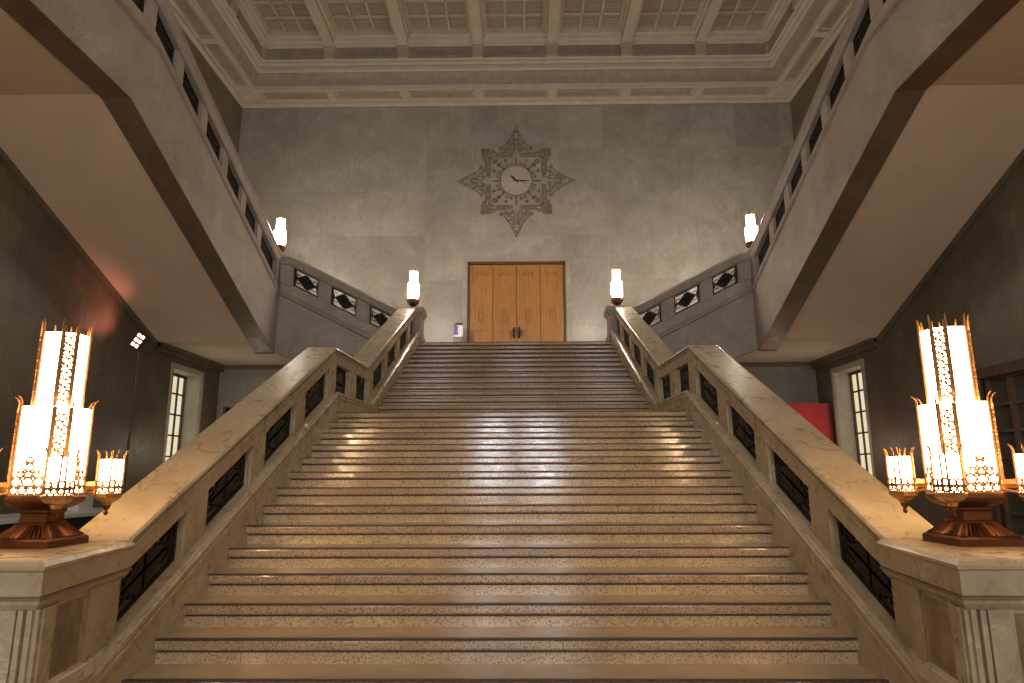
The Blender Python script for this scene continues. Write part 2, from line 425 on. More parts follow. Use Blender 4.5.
# ------------------------------------------------------------------ main staircase
stair = thing('grand_staircase', 'wide central staircase of speckled granite steps rising to the oak doors', 'staircase', (0, Y0, ZF))
sb = (0, Y0, ZF)
core = []
def step(y, z, hw, depth, jx):
    mb = MB(); r = .15; nz = .066
    # tread slab
    mb.box(-hw, hw, y+.03, y+depth+.03, z-nz, z, 2)
    # rounded nosing
    prof = [(y+.03, z), (y+.004, z), (y-.004, z-.006), (y-.008, z-.018), (y-.008, z-nz+.012), (y-.002, z-nz), (y+.03, z-nz)]
    mb.prism(prof, 'x', -hw, hw, 1)
    # recessed gap coloured dark for the shade under the nosing, then riser
    mb.box(-hw, hw, y+.03, y+.06, z-nz-.016, z-nz, 3)
    xs = [-hw]+sorted(jx)+[hw]
    for a, b in zip(xs[:-1], xs[1:]): mb.box(a+(.0015 if a > -hw else 0), b-(.0015 if b < hw else 0), y+.016, y+.06, z-r-.002, z-nz-.016, 0)
    o = mb.build('step', [RISER, NOSE, TREAD, STRIP], stair, sb)
    MB().box(-hw, hw, y-.0095, y+.032, z-.008, z+.0025).build('edge_strip', STRIP, o, (0, 0, 0))
    o.children[0].data.transform(__import__('mathutils').Matrix.Translation((-sb[0], -sb[1], -sb[2])))
def joints(k): return [[-1.1, 1.35], [-.1], [.02, 1.6], [-1.5, .45], [-.07], [.95, -.8], [-.05], [1.3, -1.2], [-.3]][k % 9]
for k in range(-2, 14):
    step(Y0+k*G_, Z0+k*R_, 2.21 if k >= 0 else 2.06, G_ if k < 13 else YU-YL, joints(k+2))
for j in range(1, 15):
    y = YU+(j-1)*G_; t = (y-YU)/(YT-YU)
    step(y, ZL+j*R_, 2.15, G_ if j < 14 else .6, joints(j+3))
# solid core below the steps
poly = [(Y0-2*G_+.07, ZF+.002)]
for k in range(-2, 14): y = Y0+k*G_+.065; z = Z0+k*R_-.07; poly += [(y, z-R_+.0), (y, z)]
for j in range(1, 15): y = YU+(j-1)*G_+.065; z = ZL+j*R_-.07; poly += [(y, z-R_), (y, z)]
poly += [(YB, ZT-.07), (YB, ZF+.002)]
mbc = MB(); mbc.prism(poly[0:1]+poly[2:], 'x', -2.0, 2.0); mbc.build('stair_core', STONE_G, stair, sb)
MB().box(-2.7, 2.7, YT+.62, YB, ZT-.4, ZT).box(-2.7, 2.7, 14.54, YB, ZF+.002, ZT-.4).build('top_landing', TREAD, stair, sb)

# ------------------------------------------------------------------ sweeps
def sweep(profile, path, s=1):
    """profile [(x, z)] relative; path [(dx, y, z)]; vertical sections at every path vertex"""
    mb = MB(); mb.rings([[((x+dx), y, z+zz) for x, zz in profile] for dx, y, z in path]); return mb
def sweepx(profile, path):
    """profile [(y, z)]; path [(x, dy, z)]"""
    mb = MB(); mb.rings([[(x, y+dy, z+zz) for y, zz in profile] for x, dy, z in path]); return mb
RAILP = [(2.30, -.022), (2.312, -.004), (2.325, 0), (2.675, 0), (2.69, -.004), (2.70, -.022), (2.70, -.042), (2.685, -.05), (2.685, -.200), (2.66, -.215),
         (2.325, -.215), (2.312, -.205), (2.312, -.085), (2.300, -.080), (2.300, -.070), (2.318, -.066), (2.318, -.056), (2.304, -.052), (2.304, -.045), (2.316, -.042), (2.316, -.034), (2.30, -.030)]
RPATH = [(0, 4.12, -.418), (0, 8.56, 1.665), (-.07, 10.12, 1.665), (-.07, 14.56, 3.745)]
def interp(path, y):
    for a, b in zip(path[:-1], path[1:]):
        if a[1] <= y <= b[1] or b is path[-1]: t = (y-a[1])/(b[1]-a[1]); return (a[0]+t*(b[0]-a[0]), a[2]+t*(b[2]-a[2]))
# string follows the nosing line
SPATH = [(0, 3.50, -1.421), (0, 8.42, .82), (-.07, 10.0, .83), (-.07, 14.45, 2.935)]
STRP = [(2.20, .145), (2.186, .152), (2.186, .176), (2.204, .180), (2.204, .190), (2.190, .194), (2.190, .222), (2.208, .226), (2.208, .236), (2.235, .240), (2.27, .195), (2.70, .190), (2.70, -.9), (2.20, -.9)]
def grille(P, L, H, t=.012):
    """P(u,v,d) maps (0..L, 0..H, depth) into space; bronze frame with a stepped diamond and corner scrolls"""
    mb = MB()
    def q(u0, u1, v0, v1):
        vs = [P(u, v, d) for u in (u0, u1) for v in (v0, v1) for d in (-t, t)]
        mb.add(vs, [(0,1,3,2),(4,6,7,5),(0,4,5,1),(2,3,7,6),(0,2,6,4),(1,5,7,3)])
    f = .035
    q(0, L, 0, f); q(0, L, H-f, H); q(0, f, f, H-f); q(L-f, L, f, H-f)
    cx, cy = L/2, H/2
    a, b = L*.34, H*.36
    n = 4
    for i in range(n):      # stepped diamond built as stacked bars
        v0 = b*i/n; v1 = b*(i+1)/n; hw = a*(1-i/n)**.8
        q(cx-hw, cx+hw, cy+v0, cy+v1); q(cx-hw, cx+hw, cy-v1, cy-v0)
    q(f, L-f, cy-.014, cy+.014); q(cx-.012, cx+.012, f, H-f)
    for sx in (-1, 1):
        q(cx+sx*L*.40-.012, cx+sx*L*.40+.012, cy-b*.45, cy+b*.45)
        for sy in (-1, 1): q(min(cx+sx*L*.26, cx+sx*L*.42), max(cx+sx*L*.26, cx+sx*L*.42), cy+sy*b*.62-.008, cy+sy*b*.62+.008)
    return mb

def opening_sets():
    posts = [(4.95, 5.26), (6.06, 6.36), (7.16, 7.46), (8.32, 8.64), (9.30, 9.56), (10.26, 10.54), (11.35, 11.63), (12.50, 12.78), (13.65, 13.93)]
    return posts
for s, side in ((-1, 'left'), (1, 'right')):
    base = (s*2.5, Y0, ZF)
    t = thing('stair_balustrade', 'beige marble balustrade running up the %s side of the central staircase' % side, 'balustrade', base, None)
    sweep(RAILP, RPATH).build('handrail', STONE, t, base, mirror=s)
    sweep(STRP, SPATH).build('string', STONE, t, base, mirror=s)
    # support wall under the string down to the floor
    MB().prism([(4.05, ZF+.002), (4.05, -2.0+.5), (8.42, .0), (10.0, .0), (14.45, 2.1), (14.45, ZF+.002)], 'x', 2.26, 2.62).build('support_wall', STONE_G, t, base, mirror=s)
    posts = opening_sets()
    for a, b in posts:
        mb = MB()
        for (y0, y1, xa, xb) in ((a, b, 2.318, 2.66), (a-.03, a+.02, 2.34, 2.63), (b-.02, b+.03, 2.34, 2.63)):
            d0, zt0 = interp(RPATH, y0); d1, zt1 = interp(RPATH, y1); _, zb0 = interp(SPATH, y0); _, zb1 = interp(SPATH, y1)
            vs = [(xa+d0, y0, zb0+.13), (xb+d0, y0, zb0+.13), (xb+d1, y1, zb1+.13), (xa+d1, y1, zb1+.13),
                  (xa+d0, y0, zt0-.17), (xb+d0, y0, zt0-.17), (xb+d1, y1, zt1-.17), (xa+d1, y1, zt1-.17)]
            mb.add(vs, [(0,1,2,3),(4,5,6,7),(0,1,5,4),(1,2,6,5),(2,3,7,6),(3,0,4,7)])
        mb.build('baluster', STONE, t, base, mirror=s)
    ed = [4.12]+[v for p in posts for v in p]+[14.45]
    for i in range(0, len(ed), 2):
        a, b = ed[i]+.03, ed[i+1]-.03
        if b-a < .2: continue
        d0, zt0 = interp(RPATH, a); d1, zt1 = interp(RPATH, b); _, zb0 = interp(SPATH, a); _, zb1 = interp(SPATH, b)
        L = b-a
        def P(u, v, d):
            k = u/L; zb = zb0+(zb1-zb0)*k+.185; zt = zt0+(zt1-zt0)*k-.205
            return (2.375+d0+d, a+u, zb+(zt-zb)*v/.4)
        grille(P, L, .4).build('grille', DKBRONZE, t, base, mirror=s)
    # pedestal at the foot
    def plan(o, zb=None):   # offset outwards by o
        return [(2.08-o, 3.17-o), (2.26-o, 4.22+o*.2), (3.35+o, 4.22+o*.2), (3.35+o, 3.17-o)]
    mb = MB()
    def lay(o0, z0, o1, z1): mb.rings([[(x, y, z0) for x, y in plan(o0)], [(x, y, z1) for x, y in plan(o1)]])
    lay(-.02, -.386, -.035, -.376); lay(.0, -.405, -.02, -.386); lay(.0, -.42, .0, -.405); lay(-.012, -.43, .0, -.42); lay(-.012, -.535, -.012, -.43)
    lay(-.03, -.548, -.012, -.535); lay(-.03, -.558, -.03, -.548); lay(-.02, -.572, -.02, -.558); lay(-.045, -.60, -.02, -.572)
    cap = mb.build('pedestal_cap', STONE, t, base, mirror=s)
    mb = MB(); lay(-.008, -.556, -.008, -.541); mb.build('dark_band', BORDER, t, base, mirror=s)
    mb = MB(); o = -.06
    lay(o, ZF+.002, o, -.60); lay(-.005, ZF+.002, -.005, -1.03); lay(-.005, -1.03, -.02, -1.0); lay(-.02, -1.0, -.03, -.98); lay(-.03, -.98, -.058, -.955)
    ped = mb.build('pedestal', STONE, t, base, mirror=s)
    # pilasters and mottled panels on inner and front faces
    A = Vector((2.08+.06, 3.17+.06)); B = Vector((2.26+.06, 4.16)); d = (B-A); Ld = d.length; d.normalize(); nrm = Vector((-d.y, d.x))
    if nrm.x > 0: nrm = -nrm
    def face_box(mb, u0, u1, z0, z1, t0, t1):
        p = [A+d*u0+nrm*t0, A+d*u1+nrm*t0, A+d*u1+nrm*t1, A+d*u0+nrm*t1]
        mb.prism([(q.x, q.y) for q in p], 'z', z0, z1)
    for u0, u1, tt in ((0.0, .17, .018), (.03, .14, .028), (.17, .20, .008), (.50, .54, .008), (.54, .70, .022), (.70, .74, .008)):
        mb = MB(); face_box(mb, u0, u1, -.96, -.60, -.01, tt); mb.build('pilaster', STONE, t, base, .003, mirror=s)
    for x0, x1, tt in ((2.14, 2.165, .02), (2.175, 2.20, .03), (2.215, 2.33, .022), (2.94, 3.06, .022), (3.08, 3.20, .03)):
        MB().box(x0, x1, 3.23-tt, 3.24, -.96, -.60).build('pilaster', STONE, t, base, .003, mirror=s)
    mb = MB(); face_box(mb, .20, .50, -.96, -.62, -.01, .006); mb.build('inset_panel', PANEL, t, base, mirror=s)
    MB().box(2.33, 2.94, 3.224, 3.24, -.96, -.62).build('inset_panel', PANEL, t, base, mirror=s)
    # newel at the head of the stair
    mb = MB(); mb.box(2.12, 2.62, 14.56, 15.02, ZT+.002, 3.56).box(2.09, 2.66, 14.53, 15.06, 3.56, 3.62).box(2.06, 2.69, 14.50, 15.08, 3.62, 3.745).box(2.10, 2.66, 14.55, 15.04, 3.745, 3.758)
    mb.box(2.09, 2.66, 14.53, 15.06, ZT+.002, ZT+.2)
    mb.build('newel_post', STONE_G, t, base, .008, mirror=s)

# ------------------------------------------------------------------ upper side staircases
XI = 5.374
MP = [(14.54, 4.088), (8.948, 6.42), (-3.0, 6.42)]     # moulding line
def zm(y):
    if y > 8.948: return 4.088+(14.54-y)*(6.42-4.088)/(14.54-8.948)
    return 6.42
for s, side in ((-1, 'left'), (1, 'right')):
    base = (s*5.4, 14.54, 2.7)
    t = thing('side_staircase', 'upper %s staircase climbing along the wall towards the viewer with pale plaster underside' % side, 'staircase', base, None)
    # stringer (inner face and stone border of the underside)
    up = [(14.54, 4.05), (8.95, 6.38), (-3.0, 6.38)]; lo = [(-3.0, 5.26), (8.46, 5.26), (14.42, 2.72), (14.54, 2.70)]
    MB().prism(up+lo, 'x', XI, XI+.40).build('stringer', STONE_G, t, base, .006, mirror=s)
    MB().prism([(-3.0, 5.26), (8.46, 5.26), (14.42, 2.72), (14.54, 2.70), (14.54, 2.688), (14.415, 2.706), (8.455, 5.246), (-3.0, 5.246)], 'x', XI-.004, XI+.41).build('soffit_border', BORDER, t, base, mirror=s)
    MB().prism([(-3.0, 5.31), (8.44, 5.31), (14.20, 2.90), (14.20, 3.3), (8.9, 5.7), (-3.0, 5.7)], 'x', XI+.40, XW).build('soffit', PLASTER, t, base, mirror=s)
    # flight with treads on top
    n = 15; ys = 14.5; pts = []
    for k in range(n): y = 14.5-k*.37; z = 4.2+k*.155; pts += [(y, z), (y, z+.155)]
    pts += [(-3.0, 6.525), (-3.0, 5.7), (8.9, 5.7), (14.5, 3.3)]
    MB().prism(pts, 'x', XI+.40, XW).build('flight', TREAD, t, base, mirror=s)
    # corner landing
    MB().box(XI, XW, 14.54, YB, 3.0, 4.2).build('corner_landing', STONE_G, t, base, mirror=s)
    MB().box(XI+.4, XW, 14.20, YB, 2.90, 3.0).box(XI, XI+.4, 14.54, YB, 2.90, 3.0).build('landing_soffit', PLASTER_P, t, base, mirror=s)
    # rails along the long flight
    path = [(0, y, z) for y, z in MP]
    sweep([(XI+.02, -.06), (XI-.05, -.03), (XI-.05, .0), (XI-.03, .015), (XI-.045, .03), (XI-.02, .055), (XI+.0, .07), (XI+.06, .09), (XI+.09, .33), (XI+.34, .33), (XI+.34, -.06)], path).build('base_rail', STONE_G, t, base, mirror=s)
    sweep([(XI-.03, .90), (XI-.01, .95), (XI+.36, .95), (XI+.38, .90), (XI+.36, .74), (XI+.32, .72), (XI+.04, .72), (XI-.0, .76), (XI-.0, .86), (XI-.03, .88)], path).build('handrail', STONE_G, t, base, mirror=s)
    py = [8.84-.92*k for k in range(-5, 6)]   # posts
    py = [13.42, 12.52, 11.60, 10.68, 9.76, 8.86, 7.95, 7.0, 6.05, 5.1]
    for y in py:
        mb = MB()
        for w, x0, x1 in ((.115, XI+.08, XI+.32), (.14, XI+.11, XI+.28)):
            vs = [(x, yy, zm(yy)+dz) for dz in (.30, .74) for x, yy in ((x0, y-w), (x1, y-w), (x1, y+w), (x0, y+w))]
            mb.add(vs, [(0,1,2,3),(4,5,6,7),(0,1,5,4),(1,2,6,5),(2,3,7,6),(3,0,4,7)])
        mb.build('baluster', STONE_G, t, base, mirror=s)
    for a, b in zip([14.40]+[p-.14 for p in py], [p+.14 for p in py]+[4.3]):
        L = a-b
        def P(u, v, d): y = b+u; return (XI+.15+d, y, zm(y)+.32+.41*v/.4)
        grille(P, L, .4).build('grille', DKBRONZE, t, base, mirror=s)
    # cross flight from the top landing up to the corner
    def zl(x): return 4.088-(5.32-min(x, 5.32))*.505
    MB().prism([(XI, 2.72), (5.0, 2.60), (2.72, 1.45), (2.72, zl(2.72)), (5.32, 4.06), (XI, 4.06)], 'y', 14.54, 14.86).build('stringer', STONE_G, t, base, .006, mirror=s)
    st = [(XI, 2.92), (5.0, 2.66), (2.72, 1.5)]; n = 8
    for k in range(n): x = 2.72+k*.33; z = ZT+k*.163; st += [(x, z), (x, z+.163)]
    st += [(XI, 4.2)]
    MB().prism(st, 'y', 14.86, YB).build('flight', TREAD, t, base, mirror=s)
    pth = [(2.62, 0, zl(2.62)), (5.32, 0, 4.088), (XI, 0, 4.088)]
    sweepx([(14.56, -.06), (14.49, -.03), (14.49, 0), (14.51, .015), (14.495, .03), (14.52, .055), (14.54, .07), (14.56, .09), (14.60, .32), (14.84, .32), (14.84, -.06)], pth).build('base_rail', STONE_G, t, base, mirror=s)
    pth2 = [(2.62, 0, zl(2.62)+.0), (5.18, 0, zl(5.18)), (XI+.1, 0, zl(5.18)+.02)]
    sweepx([(14.51, .93), (14.53, .98), (14.88, .98), (14.90, .93), (14.86, .76), (14.58, .74), (14.54, .78)], pth2).build('handrail', STONE_G, t, base, mirror=s)
    for a, b in ((5.10, XI), (4.21, 4.47), (3.32, 3.58)):
        mb = MB()
        for e, y0, y1 in ((0, 14.57, 14.84), (.02, 14.60, 14.81)):
            vs = [(x, y, zl(x)+dz) for dz in (.30, .79) for x, y in ((a-e, y0), (b+e, y0), (b+e, y1), (a-e, y1))]
            mb.add(vs, [(0,1,2,3),(4,5,6,7),(0,1,5,4),(1,2,6,5),(2,3,7,6),(3,0,4,7)])
        mb.build('baluster', STONE_G, t, base, mirror=s)
    for a, b in ((4.49, 5.08), (3.60, 4.19), (2.71, 3.30)):
        L = b-a
        def P(u, v, d): x = a+u; return (x, 14.64+d, zl(x)+.32+.44*v/.4)
        grille(P, L, .4).build('grille', DKBRONZE, t, base, mirror=s)
    # corner newel carrying the lantern
    MB().box(XI+.02, XI+.38, 14.42, 14.92, 4.2, 5.03).box(XI-.02, XI+.42, 14.38, 14.96, 5.03, 5.08).build('newel_post', STONE_G, t, base, .008, mirror=s)
    # wall moulding under the landing
    mb = MB(); mb.box(XW-.10, XW-.001, 14.20, YB, 2.72, 2.898).box(XW-.16, XW-.001, 14.20, YB, 2.82, 2.898)
    mb.box(2.72, XW-.16, YB-.10, YB-.001, 2.76, 2.898) if False else mb.box(5.5, XW-.1, YB-.08, YB-.001, 2.80, 2.898)
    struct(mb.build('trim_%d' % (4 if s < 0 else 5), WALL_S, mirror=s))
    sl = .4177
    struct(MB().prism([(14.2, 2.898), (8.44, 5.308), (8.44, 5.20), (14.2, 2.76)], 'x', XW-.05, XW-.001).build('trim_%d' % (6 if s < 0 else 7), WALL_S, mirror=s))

# ------------------------------------------------------------------ lanterns
def octa(cx, cy, h, a, z): # octagon with wide faces of half width a at distance h
    return [(cx-a, cy-h, z), (cx+a, cy-h, z), (cx+h, cy-a, z), (cx+h, cy+a, z), (cx+a, cy+h, z), (cx-a, cy+h, z), (cx-h, cy+a, z), (cx-h, cy-a, z)]
def faces8(cx, cy, h, a):
    c = octa(cx, cy, h, a, 0); return [(Vector(c[i][:2]), Vector(c[(i+1) % 8][:2])) for i in range(8)]
def ring_pts(p0, p1, u, z, r, out, n=10):
    d = (p1-p0).normalized(); nn = Vector((d.y, -d.x)); c = p0+d*u+nn*out
    return [(c.x+d.x*r*math.cos(t), c.y+d.y*r*math.cos(t), z+r*math.sin(t)) for t in [2*PI*k/n for k in range(n)]]
def lace(mb, p0, p1, z0, w_rows, r, tr, out=.004, n=10):
    """rows of rings across a face, narrowing upwards, tied by little diagonal scrolls"""
    L = (p1-p0).length; z = z0; d = (p1-p0).normalized(); nn = Vector((d.y, -d.x))
    for i, cnt in enumerate(w_rows):
        rr = min(r*(1.0, 1.3, .95, 1.15, .8)[i % 5], L/(2.05*cnt) if cnt > 1 else r*1.2)
        pitch = min(2*rr*1.08, (L-2*rr)/max(1, cnt-1)) if cnt > 1 else 0
        for k in range(cnt):
            u = L/2+(k-(cnt-1)/2)*pitch; mb.tube(ring_pts(p0, p1, u, z+rr, rr, out, n), tr, 4, True)
            if i+1 < len(w_rows):
                for e in (-1, 1):
                    a = p0+d*(u+e*rr*.3)+nn*out; b = p0+d*min(L, max(0, u+e*rr*1.1))+nn*out
                    mb.tube([(a.x, a.y, z+rr*1.2), (b.x, b.y, z+rr*2.4)], tr*.9, 4)
        z += rr*1.75
def ribs(mb, cx, cy, h, a, z0, z1, w, spike, curl=.02):
    for (x, y, _) in octa(cx, cy, h, a, 0):
        dx, dy = x-cx, y-cy; l = math.hypot(dx, dy); dx /= l; dy /= l
        mb.tube([(x, y, z0), (x, y, z1)], w, 4)
        mb.tube([(x, y, z1), (x, y, z1+spike*.5), (x+dx*curl*.4, y+dy*curl*.4, z1+spike*.8), (x+dx*curl, y+dy*curl, z1+spike)], [w, w*.9, w*.7, w*.25], 4)
def frustum(mb, cx, cy, prof, mi=0):
    mb.rings([octa(cx, cy, h, a, z) for h, a, z in prof], True, mi)

def big_lantern(cx, cy, z0, label):
    HB = .17/.205
    base = (cx, cy, z0); t = thing('bronze_lantern', label, 'lamp', base, 'large bronze lanterns on the foot pedestals')
    k = z0+.376
    mb = MB(); S = lambda h, z: (h, h*.999, z+k)
    mb.rings([[(cx-h*HB, cy-h*HB, z+k), (cx+h*HB, cy-h*HB, z+k), (cx+h*HB, cy+h*HB, z+k), (cx-h*HB, cy+h*HB, z+k)] for h, z in
              ((.205, -.376), (.205, -.338), (.198, -.330), (.175, -.318), (.145, -.296), (.118, -.272), (.105, -.262), (.105, -.25), (.092, -.245), (.088, -.20), (.098, -.19), (.098, -.178))])
    # gadroon fluting on the flare
    for i in range(-5, 6):
        u = i*.032
        for (dx, dy) in ((0, -1), (0, 1), (1, 0), (-1, 0)):
            p = []
            for h, z in ((.190, -.324), (.165, -.308), (.135, -.285), (.108, -.262)):
                h = h*HB; q = u*h/.19; p.append((cx+(q if dx == 0 else dx*h), cy+(q if dy == 0 else dy*h), z+k))
            mb.tube(p, .008, 4)
    mb.build('base', BRONZE, t, base)
    mb = MB(); frustum(mb, cx, cy, [(.085, .06, -.178+k), (.13, .08, -.160+k), (.160, .092, -.140+k), (.170, .098, -.125+k), (.170, .098, -.108+k), (.158, .09, -.100+k)])
    mb.build('bowl', BRONZE, t, base)
    LH, LA, UH, UA = .150, .088, .106, .050
    g = MB(); frustum(g, cx, cy, [(LH, LA, -.10+k), (LH, LA, .395+k)]); g.build('lower_shade', GLASS_L, t, base)
    g = MB(); frustum(g, cx, cy, [(UH, UA, .395+k), (UH, UA, .83+k)]); g.build('upper_shade', GLASS_L, t, base)
    fr = MB(); ribs(fr, cx, cy, LH+.006, LA+.003, -.10+k, .385+k, .0065, .065, .024); ribs(fr, cx, cy, UH+.006, UA+.004, .36+k, .825+k, .007, .085, .006)
    fr.rings([octa(cx, cy, LH+.012, LA+.006, -.10+k), octa(cx, cy, LH+.012, LA+.006, -.088+k)])
    fr.build('frame', LACE, t, base)
    fl = MB()
    for i, (p, q) in enumerate(faces8(cx, cy, LH+.004, LA+.002)):
        if i % 2 == 0: lace(fl, p, q, -.090+k, [4, 3, 3, 1, 1], .0215, .0060)
        else: lace(fl, p, q, -.090+k, [2, 2, 1], .020, .0060)
    # tall pierced column on each narrow face
    for tier, (hh, aa, za, zb) in enumerate(((LH+.004, LA+.002, -.02, .39), (UH+.004, UA+.002, .39, .82))):
        for i, (p, q) in enumerate(faces8(cx, cy, hh, aa)):
            if i % 2 == 0: continue
            d = (q-p).normalized(); nn = Vector((d.y, -d.x)); Lw = (q-p).length
            zz = za+.03
            while zz < zb-.02:
                j = int(round(zz*1000)) % 3; g1 = (.018, .013, .016)[j]
                fl.tube(ring_pts(p, q, Lw/2-.011, zz+k, g1, .006, 8), .0048, 4, True)
                fl.tube(ring_pts(p, q, Lw/2+.015, zz+.017+k, .026-g1, .006, 8), .0048, 4, True)
                fl.tube([(p+d*(Lw/2+e_)+nn*.006).to_tuple()+(zz+dz_+k,) for e_, dz_ in ((-.028, .02), (-.004, .012), (.012, -.008), (.028, -.012))], .0042, 4)
                zz += .041
            for e in (.010, Lw-.010):
                c = p+d*e+nn*.004; c2 = p+d*(e+(.012 if e < .02 else -.012))+nn*.004
                fl.tube([(c.x, c.y, za+k), (c.x, c.y, zb+k+(.05 if tier else 0))], .0085, 4)
    fl.build('pierced_panel', LACE, t, base)
    # four small lanterns on the diagonals
    for sx in (-1, 1):
        for sy in (-1, 1):
            x, y = cx+sx*.222, cy+sy*.222
            k = z0+.376+.020
            mb = MB(); mb.tube([(cx+sx*.10, cy+sy*.10, -.070+k), (x, y, -.070+k)], .024, 4); mb.tube([(cx+sx*.12, cy+sy*.12, -.10+k), (cx+sx*.17, cy+sy*.17, -.115+k), (x, y, -.11+k)], .009, 5)
            arm = mb.build('arm', GILT, t, base)
            mb = MB(); frustum(mb, x, y, [(.022, .010, -.185+k), (.03, .014, -.165+k), (.05, .024, -.155+k), (.064, .032, -.14+k), (.068, .034, -.118+k), (.062, .03, -.112+k)])
            bw = mb.build('side_lantern', GILT, t, base)
            M = __import__('mathutils').Matrix.Identity(4)
            mb = MB(); frustum(mb, x, y, [(.053, .036, -.112+k), (.053, .036, .085+k)]); mb.build('shade', GLASS_L, bw, base)
            mb = MB(); ribs(mb, x, y, .057, .039, -.112+k, .075+k, .0058, .065, .018)
            for i, (p, q) in enumerate(faces8(x, y, .056, .038)):
                lace(mb, p, q, -.108+k, [2, 2] if i % 2 == 0 else [1, 1], .0165, .0062, .003, 8)
            mb.build('pierced_frame', LACE, bw, base)
            mb = MB(); mb.lathe([(.001, -.246+k), (.010, -.238+k), (.014, -.228+k), (.008, -.216+k), (.016, -.205+k), (.022, -.192+k), (.022, -.184+k)], x, y, 10); mb.build('finial', BRONZE, bw, base)
    return t
def small_lantern(cx, cy, z0, label):
    base = (cx, cy, z0); t = thing('newel_lantern', label, 'lamp', base, 'small lanterns on the upper newels')
    k = z0; mb = MB()
    mb.lathe([(.085, 0+k), (.085, .02+k), (.05, .03+k), (.045, .05+k)], cx, cy, 12)
    frustum(mb, cx, cy, [(.06, .03, .05+k), (.10, .05, .08+k), (.13, .068, .13+k), (.135, .07, .18+k), (.125, .062, .20+k)])
    mb.build('base', BRONZE, t, base)
    g = MB(); frustum(g, cx, cy, [(.118, .060, .20+k), (.118, .060, .57+k)]); g.build('lower_shade', GLASS_U, t, base)
    g = MB(); frustum(g, cx, cy, [(.085, .036, .57+k), (.085, .036, .85+k)]); g.build('upper_shade', GLASS_U, t, base)
    fr = MB(); ribs(fr, cx, cy, .122, .063, .19+k, .56+k, .007, .05, .012); ribs(fr, cx, cy, .089, .038, .5+k, .84+k, .0065, .13, .004)
    for p, q in faces8(cx, cy, .120, .061): lace(fr, p, q, .205+k, [3, 2], .018, .006)
    fr.build('frame', LACE, t, base)
    return t
big_lantern(-2.60, 3.85, -.376, 'large lit bronze lantern on the marble pedestal left of the stair foot')
big_lantern(2.60, 3.85, -.376, 'large lit bronze lantern on the marble pedestal right of the stair foot')
small_lantern(-2.33, 14.69, 3.758, 'small lit lantern on the newel left of the oak doors')
small_lantern(2.33, 14.69, 3.758, 'small lit lantern on the newel right of the oak doors')
small_lantern(-5.50, 14.70, 5.08, 'small lit lantern high on the corner of the upper left staircase')
small_lantern(5.50, 14.70, 5.08, 'small lit lantern high on the corner of the upper right staircase')

# ------------------------------------------------------------------ wall clock
ck = (.03, YB, 8.10); t = thing('wall_clock', 'round wall clock in a star of carved scrollwork high above the oak doors', 'clock', ck)
def Cp(u, v, y=-.03): return (ck[0]+u, YB+y, ck[2]+v)
mb = MB(); n = 48
mb.rings([[Cp(r*math.cos(2*PI*i/n), r*math.sin(2*PI*i/n), y) for i in range(n)] for r, y in ((.43, -.002), (.43, -.035))])
mb.build('dial', DIAL, t, ck)
mb = MB(); mb.tube([Cp(.445*math.cos(2*PI*i/n), .445*math.sin(2*PI*i/n), -.035) for i in range(n)], .017, 6, True); mb.build('dial_rim', GOLD, t, ck)
mb = MB()
for i in range(12):
    a = 2*PI*i/12; r0 = .35; c, s_ = math.cos(a), math.sin(a)
    mb.tube([Cp(r0*c, r0*s_, -.038), Cp((r0+.045)*c, (r0+.045)*s_, -.038)], .010, 4)
mb.build('hour_mark', GOLD, t, ck)
def hand(nm, ang, L, w, mat):
    a = math.radians(90-ang); c, s_ = math.cos(a), math.sin(a)
    pl = [(-.08, w*.5), (-.08, -w*.5), (L*.55, -w), (L, 0), (L*.55, w)]
    mb = MB(); vs = [Cp(x*c-y*s_, x*s_+y*c, d) for d in (-.05, -.042) for x, y in pl]
    m = 5; mb.add(vs, [tuple(range(m)), tuple(range(m, 2*m))]+[(i, (i+1) % m, m+(i+1) % m, m+i) for i in range(m)]); mb.build(nm, mat, t, ck)
hand('hour_hand', 314, .24, .030, BLACK); hand('minute_hand', 92, .36, .018, BLACK); hand('second_hand', 104, .36, .008, GOLD)
